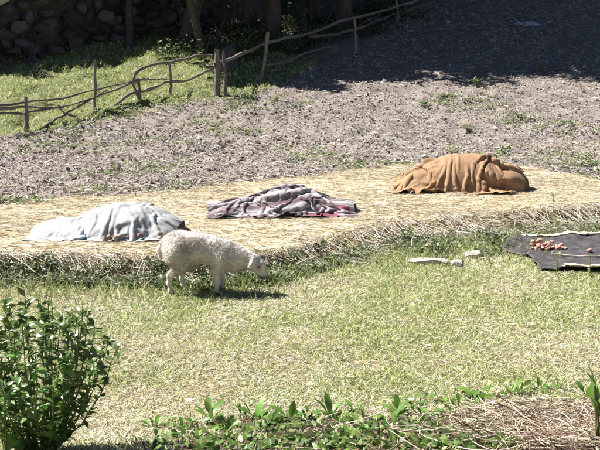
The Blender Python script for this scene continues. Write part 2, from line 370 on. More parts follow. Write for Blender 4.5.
# ------------------------------------------------------------------ lawn
p = rand_xy(255000, 4.5, 12.4, 1.6, .8); p = p[(p[:, 1] > 5.0 + .35 * vn2(p[:, 0] * 3, p[:, 0] * 0, 77)) | (p[:, 0] < -.6)]
k = p[:, 1] < yf(p[:, 0]) - .06 - .12 * rng.random(len(p))
tarp_zone = (p[:, 0] > 2.5) & (p[:, 1] > 9.55) & (p[:, 1] < 11.0 + .17 * (p[:, 0] - 2.2))
p = p[k & ~tarp_zone]; n = len(p)
gr = sstep(-.25, .45, fbm(p[:, 0] * .9, p[:, 1] * 1.1, 81, 3) + .55 * sstep(6.6, 9.0, p[:, 1]) - .26 + .15 * sstep(-.5, 1.5, p[:, 0]))
bare = sstep(.25, .5, fbm(p[:, 0] * 1.6, p[:, 1] * 1.6, 84, 3)); kk = rng.random(n) > bare * .6; p = p[kk]; gr = gr[kk]; n = len(p)
L = rng.uniform(.02, .055, n) * (1 + .55 * gr); a = rng.uniform(0, 2 * np.pi, n); tl = rng.uniform(.1, 1.1, n)
D = np.c_[np.cos(a) * tl, np.sin(a) * tl, np.ones(n)]
bend = np.c_[np.cos(a), np.sin(a), -np.ones(n) * .5] * (L * rng.uniform(.1, .6, n))[:, None]
cA = pick([(.60, .58, .42), (.51, .53, .32), (.74, .73, .61), (.30, .23, .15)], [4, 4, 4, 2], n, .22); cB = pick([(.30, .38, .12), (.44, .49, .20), (.16, .25, .06), (.62, .61, .40)], [4, 4, 2, 2], n, .22)
cc = np.where((rng.random(n) < .2 + .7 * gr)[:, None], cB, cA)
V, F = blades(np.c_[p, H(p[:, 0], p[:, 1]) - .004], D, L, rng.uniform(.003, .0075, n), bend)
tag(obj('lawn_grass', V, F, M['grass'], None, np.repeat(cc, 5, 0)), 'short half dry grass covering the pasture in front of the sheep', 'grass', kind='stuff')
p = rand_xy(36000, 4.9, 10.5, 1.6, .8); p = p[(p[:, 1] < yf(p[:, 0]) - .25) & ~((p[:, 0] > 2.2) & (p[:, 1] > 9.6))]; n = len(p)
lying(p, rng.uniform(.03, .13, n), rng.uniform(.0012, .003, n), rng.uniform(0, np.pi, n), [(.62, .55, .38), (.72, .68, .55), (.42, .33, .22)], [4, 3, 2], 'dead_thatch', 'dead pale grass stems lying in the lawn', 'grass', .004, .02)

# leafy ground cover: small leaves round short stems
def leafy(centers, n_each, rad, hgt, size, colors, probs, name, label, cat, mat_, parent=None, up=.5, kind='stuff', asp=.5):
    nC = len(centers); ix = np.repeat(np.arange(nC), n_each); n = len(ix)
    a = rng.uniform(0, 2 * np.pi, n); r = np.sqrt(rng.random(n)) * rad[ix]
    z = rng.random(n) ** .8 * hgt[ix] * (1.1 - r / rad[ix] * .6)
    P = centers[ix] + np.c_[np.cos(a) * r, np.sin(a) * r, z]
    D = np.c_[np.cos(a), np.sin(a), rng.normal(up, .5, n)]
    L = size * rng.uniform(.5, 1.3, n); bend = np.c_[np.cos(a) * .1, np.sin(a) * .1, -rng.uniform(.1, .4, n)] * L[:, None]
    V, F = blades(P, D, L, L * asp, bend)
    o = obj(name, V, F, mat_, parent, np.repeat(pick(colors, probs, n, .25), 5, 0))
    if label: tag(o, label, cat, kind=kind)
    return o
# weeds on the terrace bank
n = 1200; x = rng.uniform(-6.2, 7.0, n); y = yf(x) - rng.uniform(.02, .5, n) * np.where(x < -.9, .8, 1.2) - np.where(x > .5, rng.uniform(0, .9, n) * sstep(.5, 2, x), 0)
k = (rng.random(n) < .55 + .45 * sstep(-.3, .3, fbm(x * 1.5, x * 0, 91, 2))) & (rng.random(n) < 1 - .45 * sstep(-.5, 1, x)) & ~((x > 2.8) & (y > 9.55) & (y < 11.0 + .17 * (x - 2.2))); x = x[k]; y = y[k]
P3 = np.c_[x, y, H(x, y)]
leafy(P3, 42, rng.uniform(.06, .16, len(x)), rng.uniform(.04, .17, len(x)), .042, [(.09, .135, .045), (.14, .18, .075), (.06, .09, .04), (.26, .25, .15)], [4, 3, 3, 2], 'bank_weeds', 'low green weeds crowding the bank below the straw', 'weeds', M['leafmat'])
# tall greener grass at foot of bank
n = 12000; x = rng.uniform(-6, 6.2, n); y = yf(x) - .1 - np.abs(rng.normal(0, .45, n)) - np.where(x > .8, rng.uniform(0, .8, n), 0)
k = ~((x > 2.8) & (y > 9.55) & (y < 11.0 + .17 * (x - 2.2))); x = x[k]; y = y[k]; n = len(x)
L = rng.uniform(.05, .16, n); a = rng.uniform(0, 2 * np.pi, n); tl = rng.uniform(.05, .6, n)
V, F = blades(np.c_[x, y, H(x, y)], np.c_[np.cos(a) * tl, np.sin(a) * tl, np.ones(n)], L, rng.uniform(.005, .010, n), np.c_[np.cos(a), np.sin(a), -np.ones(n) * .4] * (L * rng.uniform(.1, .5, n))[:, None])
tag(obj('bank_grass', V, F, M['grass'], None, np.repeat(pick([(.22, .29, .09), (.32, .37, .14), (.15, .20, .06), (.54, .51, .32)], [4, 3, 2, 3], n), 5, 0)), 'taller green grass at the foot of the bank', 'grass', kind='stuff')
# grassy strip on the left behind the field
p = rand_xy(62000, 19.5, 31.5, 3.0); k = (p[:, 0] < .5) & (p[:, 1] < wy(p[:, 0])) & (p[:, 1] > grass_line(p[:, 0]) - .15 + .5 * fbm(p[:, 0] * 1.2, p[:, 1] * 1.2, 95, 2)); p = p[k]; n = len(p)
tuft = sstep(-.2, .5, fbm(p[:, 0] * 1.8, p[:, 1] * 1.8, 97, 3))
L = rng.uniform(.05, .11, n) * (1 + 1.2 * tuft); a = rng.uniform(0, 2 * np.pi, n); tl = rng.uniform(.1, .8, n)
V, F = blades(np.c_[p, H(p[:, 0], p[:, 1])], np.c_[np.cos(a) * tl, np.sin(a) * tl, np.ones(n)], L, rng.uniform(.010, .02, n), np.c_[np.cos(a), np.sin(a), -np.ones(n) * .5] * (L * rng.uniform(.1, .6, n))[:, None])
ca = pick([(.24, .31, .07), (.33, .39, .11), (.44, .46, .2), (.13, .19, .04)], [4, 4, 4, 2], n, .2); cb = pick([(.62, .57, .42), (.48, .45, .26)], [1, 1], n)
tag(obj('hillside_grass', V, F, M['grass'], None, np.repeat(np.where((rng.random(n) < .45 + .4 * tuft)[:, None], ca, cb), 5, 0)), 'bright green grass on the slope behind the stick fence', 'grass', kind='stuff')
# low weeds scattered over the field
n = 4000; p = rand_xy(n, 12.5, 25, 2.5); dn = sstep(-.1, .35, fbm(p[:, 0] * .8, p[:, 1] * .8, 99, 3) + .36 * sstep(0, -5, p[:, 0]) * sstep(13, 17, p[:, 1]) - .16 + .25 * sstep(1.2, .2, grass_line(p[:, 0]) - p[:, 1]))
k = (field_mask(p[:, 0], p[:, 1]) > .6) & (rng.random(n) < dn * .75) & (p[:, 1] < grass_line(p[:, 0])); p = p[k]
leafy(np.c_[p, H(p[:, 0], p[:, 1])], 34, rng.uniform(.06, .24, len(p)), rng.uniform(.03, .09, len(p)), .05, [(.17, .23, .08), (.25, .31, .13), (.12, .17, .06)], [4, 3, 2], 'field_weeds', 'low green weeds sprouting across the ploughed field', 'weeds', M['leafmat'])

print('terrain', round(time.time() - T0, 1))
# ------------------------------------------------------------------ cloth draping (position based dynamics over a pile)
def drape(sx, sy, nx, ny, hfun, center, comp=(.85, .85), steps=170, iters=7, seed=0, rotation=0.0, wav=.06, stiff=.10, fold=0.0, saw=0.0, saw_k=2.6):
    r = np.random.default_rng(seed)
    dx, dy = sx / (nx - 1), sy / (ny - 1)
    u, v = np.meshgrid(np.linspace(-.5, .5, nx) * sx, np.linspace(-.5, .5, ny) * sy)
    ca, sa = math.cos(rotation), math.sin(rotation)
    px = u * comp[0]; py = v * comp[1]
    px, py = px * ca - py * sa + center[0], px * sa + py * ca + center[1]
    px = px + .03 * vn2(u * 6, v * 6, seed + 1); py = py + .03 * vn2(u * 6, v * 6, seed + 2)
    z = hfun(px, py) + .06 + wav * (fbm(u * 3.3, v * 3.3, seed + 3, 3) + .8 * (1 - np.abs(fbm(u * 2.2 + v, v * 2.6, seed + 4, 2)) * 2))
    P = np.stack([px, py, z], -1); vel = np.zeros_like(P)
    cons = []
    for (di, dj, rest, kst) in ((0, 1, dx, 1), (1, 0, dy, 1), (1, 1, math.hypot(dx, dy), .5), (1, -1, math.hypot(dx, dy), .5), (0, 2, 2 * dx, stiff), (2, 0, 2 * dy, stiff)):
        cons.append((di, dj, rest, kst))
    for s in range(steps):
        vel *= .93; vel[..., 2] -= .0016
        old = P.copy(); P = P + vel
        for it in range(iters):
            for di, dj, rest, kst in cons:
                # split in two alternating sets along the constraint direction
                for par in (0, 1):
                    st = 2 * max(di, abs(dj))
                    if di:
                        a0 = slice(par * di, ny - di); rows = np.arange(par * di, ny - di); rows = rows[((rows - par * di) // di) % 2 == 0]
                        if dj > 0: cols_a = np.arange(0, nx - dj)
                        elif dj < 0: cols_a = np.arange(-dj, nx)
                        else: cols_a = np.arange(nx)
                        A = np.ix_(rows, cols_a); B = np.ix_(rows + di, cols_a + dj)
                    else:
                        cl = np.arange(par * dj, nx - dj); cl = cl[((cl - par * dj) // dj) % 2 == 0]
                        A = np.ix_(np.arange(ny), cl); B = np.ix_(np.arange(ny), cl + dj)
                    d = P[B] - P[A]; ln = np.sqrt((d * d).sum(-1, keepdims=True)) + 1e-9
                    corr = d * ((ln - rest) / ln * .5 * kst)
                    P[A] += corr; P[B] -= corr
            h = hfun(P[..., 0], P[..., 1]) + .008
            hit = P[..., 2] < h
            P[..., 2] = np.where(hit, h, P[..., 2])
            fr = np.where(hit, .55, 0)[..., None]
            P[..., :2] -= (P[..., :2] - old[..., :2]) * fr
        vel = P - old
        sp = np.linalg.norm(vel, axis=-1, keepdims=True); vel = np.where(sp > .03, vel / (sp + 1e-9) * .03, vel)
    if fold:
        gu = np.gradient(P, axis=1); gv = np.gradient(P, axis=0); N = np.cross(gu, gv); N /= np.linalg.norm(N, axis=-1, keepdims=True) + 1e-9; N *= np.sign(N[..., 2:3])
        th = np.arctan2(v, u * .7 + .12); rr_ = np.hypot(u, v)
        w1 = .9 * fbm(u * 2.5, v * 2.5, seed + 7, 2)
        f1 = 1 - np.abs(vn2(th * 3.0 + w1 * 1.4, rr_ * 1.1, seed + 8)) * 2.4
        f2 = 1 - np.abs(vn2(u * 2.2 + v * 7 + w1 * 2.5, v * 1.2 - u * 2.4, seed + 9)) * 2.4
        f3 = 1 - np.abs(vn2(u * 11 + w1 * 4, v * 14, seed + 10)) * 2
        q = (-v * 1.9 + u * .45 + .55 * w1) * saw_k; sw = q - np.floor(q); prof = np.where(sw < .86, sw / .86, (1 - sw) / .14)
        am = sstep(-.35, .35, fbm(u * 1.6, v * 2.2, seed + 12, 2)) * sstep(.0, .12, .5 - np.abs(u / sx)) 
        d = saw * prof * am + fold * (np.clip(f1, -.3, 1) * sstep(.1, .45, rr_) + .8 * np.clip(f2, -.3, 1) + .1 * f3)
        P = P + N * d[..., None]
        lo = hfun(P[..., 0], P[..., 1]) + .006; P[..., 2] = np.maximum(P[..., 2], lo)
    rest = np.stack([u / sx + .5, v / sy + .5, np.zeros_like(u)], -1)
    return P, rest
def grid_faces(nx, ny):
    i = np.arange(nx * ny).reshape(ny, nx)
    return np.stack([i[:-1, :-1], i[:-1, 1:], i[1:, 1:], i[1:, :-1]], -1).reshape(-1, 4)
def cloth_obj(name, P, rest, mat_, parent, thick=.004, sub=1):
    ny, nx = P.shape[:2]
    o = obj(name, P.reshape(-1, 3), grid_faces(nx, ny), mat_, parent, rest.reshape(-1, 3))
    s = o.modifiers.new('thickness', 'SOLIDIFY'); s.thickness = thick; s.offset = 1
    if sub: d = o.modifiers.new('smooth', 'SUBSURF'); d.levels = sub; d.render_levels = sub
    return o
def pile_mesh(name, hf, x0, x1, y0, y1, parent, n=36):
    u, v = np.meshgrid(np.linspace(x0, x1, n), np.linspace(y0, y1, n)); z = hf(u, v) - .012
    return obj(name, np.c_[u.ravel(), v.ravel(), z.ravel()], grid_faces(n, n), M['pile'], parent)
def dome(x, y, cx, cy, rx, ry, h, pw=2.0, f=1.6):
    q = np.abs((x - cx) / rx) ** pw + np.abs((y - cy) / ry) ** pw
    return h * np.clip(1 - q, 0, 1) ** (1 / f)

# left mound: pale tarp, long low tail to the left
LB = Vector((-2.12, 10.65, .2))
def h_left(x, y):
    y = y + .3
    g = .215 + .0 * x
    return g + np.maximum.reduce([dome(x, y, -1.98, 11.0, .70, .52, .325, 2, 1.25), dome(x, y, -2.5, 10.95, .62, .40, .16, 2, 1.4), dome(x, y, -1.62, 10.95, .36, .42, .22, 2, 1.3)]) + .02 * fbm(x * 5, y * 5, 3, 2)
lm = empty('tarp_covered_mound', LB, 'low mound under a pale grey white tarp, behind the sheep', 'mound')
P, rest = drape(1.86, 1.36, 92, 64, h_left, (-2.17, 10.7), (.86, .88), 130, 5, 11, R(-3), .07, .16, .009, .02, 2.0)
cloth_obj('tarp', P, rest, M['tarp'], lm, .004)
pile_mesh('pile', h_left, -2.95, -1.25, 10.2, 11.2, lm)
# sack corners and produce showing under the front hem
def blob(name, c, s, seed, mat_, parent, sub=2):
    tv, tf = hull_rock(seed, 16, 1, .18); o = obj(name, tv * np.array(s) + np.array(c), tf, mat_, parent)
    d = o.modifiers.new('round', 'SUBSURF'); d.levels = sub; d.render_levels = sub; return o
for i, (cx, m_) in enumerate(((-2.42, 'bluecloth'), (-2.24, 'bluecloth'), (-2.33, 'pinkcloth'))):
    blob('sack', (cx, 10.23 + .02 * i, .245), (.10, .07, .045), 300 + i, M[m_], lm)
nL = 24
rr = [hull_rock(320 + i, 12, .9, .15) for i in range(4)]
px = rng.uniform(-2.15, -1.35, nL); py = rng.uniform(10.12, 10.26, nL)
V, F, cc = scatter(rr, np.c_[px, py, .235 + rng.random(nL) * .05], rng.uniform(.02, .038, nL), pick([(.55, .5, .46), (.25, .18, .15), (.4, .3, .25)], [3, 2, 2], nL))
tag(obj('produce', V, F, M['clod'], lm, cc), 'small pale and dark tubers spilling below the tarp', kind='stuff')
# middle mound: crumpled striped blanket with a pink cloth
MB = Vector((-.22, 12.15, .2))
def h_mid(x, y):
    y = y + .4; x = x + .07
    return .215 + np.maximum.reduce([dome(x, y, -.05, 12.6, .72, .46, .26, 2, 1.15), dome(x, y, -.5, 12.5, .62, .34, .12, 2, 1.3), dome(x, y, .45, 12.55, .48, .36, .13, 2, 1.3)]) + .03 * fbm(x * 4, y * 4, 13, 2)
mm = empty('blanket_covered_mound', MB, 'low mound under a crumpled grey and maroon striped blanket', 'mound')
P, rest = drape(2.2, 1.42, 120, 80, h_mid, (-.26, 12.12), (.82, .77), 130, 6, 23, R(4), .09, .24, .010, .075, 1.9)
cloth_obj('blanket', P, rest, M['blanket'], mm, .006)
pile_mesh('pile', h_mid, -1.02, .73, 11.7, 12.6, mm)
def h_pink(x, y): return h_mid(x, y) + .012
P, rest = drape(.62, .36, 34, 22, h_pink, (.36, 11.76), (.8, .75), 70, 5, 31, R(12), .05, .08)
o = cloth_obj('pink_cloth', P, rest, M['pinkcloth'], mm, .005)
# right mound: brown burlap
RB = Vector((2.5, 14.1, .2))
def h_right(x, y):
    y = y + .4; x = x - .18
    return .215 + np.maximum.reduce([dome(x, y, 2.3, 14.55, .80, .55, .52, 2.2, 1.5), dome(x, y, 1.75, 14.45, .55, .42, .26, 2, 1.4), dome(x, y, 2.85, 14.5, .42, .45, .36, 2.2, 1.7)]) + .035 * fbm(x * 3.5, y * 3.5, 33, 2)
rm = empty('burlap_covered_mound', RB, 'tall mound under wrinkled brown burlap at the far end of the straw', 'mound')
P, rest = drape(2.25, 1.7, 128, 98, h_right, (2.37, 14.08), (.83, .80), 130, 6, 43, R(-8), .08, .25, .012, .085, 1.5)
cloth_obj('burlap_cover', P, rest, M['burlap'], rm, .006)
pile_mesh('pile', h_right, 1.58, 3.38, 13.6, 14.7, rm)
print('cloth', round(time.time() - T0, 1))

# ------------------------------------------------------------------ sheep: smooth union of tapered capsules, meshed with surface nets
def surface_nets(D, org, h):
    s = D < 0
    nx, ny, nz = D.shape
    cnt = np.zeros((nx - 1, ny - 1, nz - 1)); acc = np.zeros((nx - 1, ny - 1, nz - 1, 3))
    corners = [(i, j, k) for i in (0, 1) for j in (0, 1) for k in (0, 1)]
    sl = lambda c: tuple(slice(c[q], (nx, ny, nz)[q] - 1 + c[q]) for q in range(3))
    for a in range(8):
        for b in range(a + 1, 8):
            ca, cb = corners[a], corners[b]
            if sum(abs(ca[q] - cb[q]) for q in range(3)) != 1: continue
            da, db = D[sl(ca)], D[sl(cb)]; m = (da < 0) != (db < 0)
            t = np.where(m, da / np.where(m, da - db, 1), 0)
            pt = np.array(ca) + t[..., None] * (np.array(cb) - np.array(ca))
            acc += np.where(m[..., None], pt, 0); cnt += m
    act = cnt > 0; vid = -np.ones(cnt.shape, np.int64); vid[act] = np.arange(act.sum())
    ii = np.argwhere(act); V = (acc[act] / cnt[act][:, None] + ii) * h + org
    Fs = []
    for ax in range(3):
        o1, o2 = [(1, 2), (2, 0), (0, 1)][ax]
        a = [slice(1, -1)] * 3; a[ax] = slice(0, -1)
        b = list(a); b[ax] = slice(1, None)
        s0, s1 = s[tuple(a)], s[tuple(b)]
        e = np.argwhere(s0 != s1); flip = s0[tuple(e.T)]
        e = e.copy(); e[:, o1] += 1; e[:, o2] += 1
        def at(d1, d2):
            q = e.copy(); q[:, o1] += d1; q[:, o2] += d2; return vid[tuple(q.T)]
        Q = np.stack([at(-1, -1), at(0, -1), at(0, 0), at(-1, 0)], -1)
        Q[~flip] = Q[~flip][:, ::-1]
        Fs.append(Q)
    F = np.concatenate(Fs); return V, F[(F >= 0).all(1)]
def sd_cap(p, a, b, ra, rb, sq=(1, 1, 1)):
    a = np.array(a); b = np.array(b); q = (p - a); ab = b - a
    t = np.clip((q @ ab) / (ab @ ab), 0, 1); d = np.linalg.norm((q - t[..., None] * ab) / np.array(sq), axis=-1)
    return d - (ra + (rb - ra) * t)
def smin(a, b, k):
    h = np.clip(.5 + .5 * (b - a) / k, 0, 1); return lerp(b, a, h) - k * h * (1 - h)
hh = .0068
org = np.array([-.50, -.24, -.01]); dim = np.array([1.10, .46, .68])
gx, gy, gz = [org[q] + np.arange(int(dim[q] / hh)) * hh for q in range(3)]
G = np.stack(np.meshgrid(gx, gy, gz, indexing='ij'), -1).astype(np.float32)
def chain(L, sq=(1, 1, 1)): 
    r = None
    for (a, b) in zip(L[:-1], L[1:]):
        d = sd_cap(G, a[:3], b[:3], a[3], b[3], sq); r = d if r is None else smin(r, d, .03)
    return r
body = chain([(-.265, 0, .465, .132), (-.12, 0, .44, .132), (.03, 0, .415, .128), (.15, 0, .385, .120)], (1, .92, 1))
rump = chain([(-.315, 0, .44, .115), (-.27, 0, .36, .10)]); body = smin(body, rump, .06)
neck = chain([(.13, 0, .37, .118), (.27, 0, .342, .098), (.40, -.01, .312, .076)]); body = smin(body, neck, .06)
chest = sd_cap(G, (.17, 0, .29), (.22, 0, .27), .085, .06); body = smin(body, chest, .06)
tail = chain([(-.425, 0, .49, .028), (-.455, 0, .42, .026), (-.45, 0, .34, .018)]); body = smin(body, tail, .025)
for sy_, dx_ in ((-1, 0), (1, .095)):
    th = chain([(-.295 + dx_ * .5, sy_ * .075, .39, .105), (-.25 + dx_, sy_ * .088, .285, .062), (-.355 + dx_, sy_ * .088, .18, .029)])
    body = smin(body, th, .05)
for sy_, dx_ in ((-1, 0), (1, .035)):
    sh = chain([(.12 + dx_, sy_ * .075, .33, .070), (.075 + dx_, sy_ * .085, .235, .040)]); body = smin(body, sh, .05)
wool_d = body.copy()
limbs = None
for sy_, dx_ in ((-1, 0), (1, .095)):
    lg = chain([(-.355 + dx_, sy_ * .088, .18, .030), (-.362 + dx_, sy_ * .088, .11, .019), (-.348 + dx_, sy_ * .09, .045, .018), (-.335 + dx_, sy_ * .09, .016, .021)])
    limbs = lg if limbs is None else np.minimum(limbs, lg)
for sy_, dx_ in ((-1, 0), (1, .035)):
    lg = chain([(.075 + dx_, sy_ * .085, .23, .034), (.085 + dx_, sy_ * .085, .125, .023), (.078 + dx_, sy_ * .085, .045, .017), (.090 + dx_, sy_ * .085, .016, .020)])
    limbs = np.minimum(limbs, lg)
head = chain([(.425, -.015, .298, .070), (.468, -.03, .255, .060), (.505, -.045, .195, .037), (.515, -.05, .170, .031)], (1, .85, 1))
limbs = np.minimum(limbs, head)
for sgn in (-1, 1):
    ear = sd_cap(G, (.418, -.015 + sgn * .055, .335), (.398, -.02 + sgn * .135, .292), .023, .013, (1.1, .75, 1)); limbs = smin(limbs, ear, .015)
# wool relief: lumpy locks on the fleece only
near = (np.abs(body) < .05)
rel = np.zeros_like(body); gp = G[near].astype(float)
lock = np.abs(vn3(gp * 38 + np.array([0, 0, 0]), 1)) * .9 + .5 * np.abs(vn3(gp * 75, 2)); rel[near] = (lock - .35) * .009 + vn3(gp * 13, 3) * .008
body = smin(body - rel, limbs, .022)
V, F = surface_nets(body.astype(np.float64), org, hh)
# colours by place on the body: dirty cream fleece, paler legs, grey muzzle, dark hooves
def cap_np(p, a, b, ra, rb): return sd_cap(p, a, b, ra, rb)
nz1 = np.array([vn3(V * 9, 5)]).T[:, 0]; nz2 = vn3(V * 40, 6)
cw = np.array([.60, .555, .50])[None] * (1 + .10 * nz1 + .10 * nz2)[:, None]
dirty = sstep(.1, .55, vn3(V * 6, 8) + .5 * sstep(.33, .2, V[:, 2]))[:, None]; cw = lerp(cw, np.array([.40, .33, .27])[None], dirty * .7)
ep = sstep(.045, .015, np.linalg.norm((V - np.array([.475, -.03, .262])) * [1, 0, 1], axis=1))[:, None] * (np.abs(V[:, 1] + .03) > .03)[:, None]; cw = lerp(cw, np.array([.26, .2, .17])[None], ep * .8)
leg = sstep(.19, .14, V[:, 2])[:, None] * (V[:, 0] < .3)[:, None]; cw = lerp(cw, np.array([.58, .53, .48])[None], leg)
hf = sstep(.032, .02, V[:, 2])[:, None]; cw = lerp(cw, np.array([.07, .055, .05])[None], hf)
hd = .45 * sstep(.02, -.0, cap_np(V, (.435, -.02, .285), (.515, -.05, .17), .06, .03))[:, None] * (V[:, 0] > .40)[:, None]; cw = lerp(cw, np.array([.50, .44, .38])[None], hd)
mz = sstep(.20, .165, V[:, 2])[:, None] * (V[:, 0] > .44)[:, None]; cw = lerp(cw, np.array([.08, .06, .055])[None], mz * .9)
SB = Vector((-.86, 8.72, float(H(-.86, 8.72)) + .012))
sheep = empty('sheep', SB, 'woolly cream white lamb grazing with its head down', 'sheep')
sheep_off = np.array(SB)
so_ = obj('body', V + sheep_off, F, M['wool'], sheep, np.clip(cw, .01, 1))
dd_ = so_.modifiers.new('soften', 'SMOOTH'); dd_.factor = .4; dd_.iterations = 1
for sgn in (-1, 1):
    e = bpy.data.meshes.new('eye'); bm = bmesh.new(); bmesh.ops.create_uvsphere(bm, u_segments=10, v_segments=8, radius=.0125); bm.to_mesh(e); bm.free()
    eo = link('eye', e, M['eye'], sheep); eo.location = (.474, -.031 + sgn * .046, .266)
# short wool locks
tri = V[F[:, :3]]; nrm = np.cross(tri[:, 1] - tri[:, 0], tri[:, 2] - tri[:, 0]); nrm /= np.linalg.norm(nrm, axis=1, keepdims=True) + 1e-9
ctr = V[F].mean(1); woolly = ((ctr[:, 2] > .19) & (ctr[:, 0] < .40))
ix = rng.choice(np.where(woolly)[0], 24000); n = len(ix)
D = nrm[ix] + rng.normal(0, .6, (n, 3)); L = rng.uniform(.010, .028, n)
Vw, Fw = blades(ctr[ix] - nrm[ix] * .003, D, L, rng.uniform(.0012, .0026, n), np.c_[rng.normal(0, .006, (n, 2)), -rng.uniform(.002, .010, n)])
fl = obj('fleece', Vw + sheep_off, Fw, M['wool'], sheep, np.repeat(np.clip(cw[F[ix, 0]] * rng.normal(1.08, .12, (n, 1)), .02, .9), 5, 0)); fl['kind'] = 'stuff'
print('sheep', round(time.time() - T0, 1), len(V))

# ------------------------------------------------------------------ dark sheet with potatoes at right
u, v = np.meshgrid(np.linspace(0, 1, 70), np.linspace(0, 1, 46))
tx0 = 2.36 + .16 * fbm(v * 5, v * 0, 3, 3) + .35 * np.abs(v - .62); sx_ = lerp(tx0, 5.4, u)
yfr = 9.55 + .12 * fbm(u * 9, u * 0, 4, 3) - .1 * u; ybk = 10.95 + .08 * vn2(u * 6, u * 0, 6) + .55 * u
sy_ = lerp(yfr, ybk, v)
edge = np.minimum.reduce([u * 3.2, v * 1.4, (1 - v) * 1.4])
bank_z = .10 * sstep(.55, 1, v) + .02
sz_ = np.maximum(H(sx_, sy_), .005) + .018 + bank_z * .5 + .05 * np.abs(fbm(sx_ * 2.5, sy_ * 5, 7, 4)) + .03 * sstep(.12, .0, edge) * np.clip(vn2(u * 9, v * 9, 8), 0, 1)
DT = Vector((3.4, 10.4, 0.05)); dt = empty('dark_sheet', DT, 'black plastic sheet laid on the bank at the right edge', 'sheet')
o = obj('sheet', np.c_[sx_.ravel(), sy_.ravel(), sz_.ravel()], grid_faces(70, 46), M['darkcloth'], dt)
s = o.modifiers.new('thickness', 'SOLIDIFY'); s.thickness = .006
def zsheet(x, y):
    return float(sz_.ravel()[np.argmin((sx_.ravel() - x) ** 2 + (sy_.ravel() - y) ** 2)])
for (row, a0, a1, r0) in ((-1, 3, 70, .05), (0, 6, 70, .04)):
    pth = np.stack([sx_[row, a0:a1], sy_[row, a0:a1], sz_[row, a0:a1] + .012], -1)
    rad = r0 * (.65 + .5 * np.abs(vn2(np.arange(len(pth)) * .35, np.zeros(len(pth)), 12)))
    Vt, Ft = tubes(pth[None] + rng.normal(0, .006, (1, len(pth), 3)) * [1, 3.5, 1], rad[None], 7)
    Vt[:, 2] = np.where(True, (Vt[:, 2] - np.repeat(pth[:, 2], 7)) * .3 + np.repeat(pth[:, 2], 7), 0)
    obj('hem', Vt, Ft, M['hem'], dt)
pth = smooth_path([(2.75, 10.25, 0), (3.0, 10.12, 0), (3.3, 10.06, 0), (3.8, 10.1, 0)], 14); pth[:, 2] = [zsheet(a, b) + .016 for a, b in pth[:, :2]]
Vt, Ft = tubes(pth[None], np.full((1, 14), .008), 6)
tag(obj('rope', Vt, Ft, M['hem']), 'pale cord lying across the black plastic sheet', 'cord')
tmpl = []
for i in range(4):
    tv, tf = hull_rock(500 + i, 18, .8, .1); m_ = make_mesh('potato', tv, tf); m_.materials.append(M['potato']); tmpl.append(m_)
for i in range(26):
    a = rng.uniform(-1, 1); x_ = 2.83 + .17 * a + rng.normal(0, .03); y_ = 10.55 + rng.normal(0, .07)
    if i == 25: x_, y_ = 3.22, 10.35
    o = link('potato', tmpl[i % 4]); s_ = rng.uniform(.022, .036); o.scale = (s_ * 1.25, s_, s_)
    o.location = (x_, y_, zsheet(x_, y_) + .018 + (.03 if i % 3 == 0 and i < 24 else 0)); o.rotation_euler = (rng.uniform(-.4, .4), rng.uniform(-.4, .4), rng.uniform(0, 6.3))
    tag(o, 'lone reddish potato apart from the heap on the black sheet' if i == 25 else 'small reddish potato in the heap on the black plastic sheet', 'potato', None if i == 25 else 'potatoes heaped on the black sheet')
# pale flat stones left of the sheet
for i, (c, s_, lab) in enumerate((((1.40, 9.95, .04), (.24, .12, .05), 'flat pale stone in the grass left of the black sheet'), ((1.92, 10.25, .06), (.11, .08, .07), 'small pale stone touching the corner of the black sheet'), ((1.68, 9.85, .05), (.09, .07, .05), 'little grey stone between the flat stone and the black sheet'))):
    tv, tf = hull_rock(520 + i, 26, 1, .12); b0 = Vector((c[0], c[1], float(H(c[0], c[1]))))
    m_ = make_mesh('stone', tv * np.array(s_), tf, smooth=False); o = link('stone', m_, M['palestone']); o.location = (b0.x, b0.y, b0.z + s_[2] * .6); o.rotation_euler = (0, .1, .15 * i)
    tag(o, lab, 'stone')

# ------------------------------------------------------------------ stick fence
def stick(name, pts, r0, r1, parent, n=14, k=8, seed=0, jit=.012):
    pth = smooth_path(pts, n, jit, seed); rs = np.linspace(r0, r1, n) * (1 + .2 * np.random.default_rng(seed + 9).normal(size=n))
    Vt, Ft = tubes(pth[None], rs[None], k); return obj(name, Vt, Ft, M['wood'], parent)
def post(top, foot, r, parent, seed, r1=None):
    f = Vector(foot); f.z = float(H(f.x, f.y)) - .12
    return stick('post', [f, tuple(lerp(np.array(f), np.array(top), .5) + np.array([.02, 0, 0])), top], r, r1 or r * .8, parent, 9, 9, seed, .008)
fa = empty('stick_fence', (-4.9, 22.9, float(H(-4.9, 22.9))), 'rough fence of bent poles in the sunlit grass at left', 'fence')
for i, (tp, ft, r) in enumerate((((-6.11, 21.37, 1.21), (-6.17, 21.35), .06), ((-4.87, 22.88, 2.0), (-4.93, 22.87), .045), ((-3.32, 24.53, 1.93), (-3.33, 24.54), .045), ((-4.01, 23.84, 1.54), (-4.02, 23.84), .045))):
    post(tp, (*ft, 0), r, fa, 700 + i)
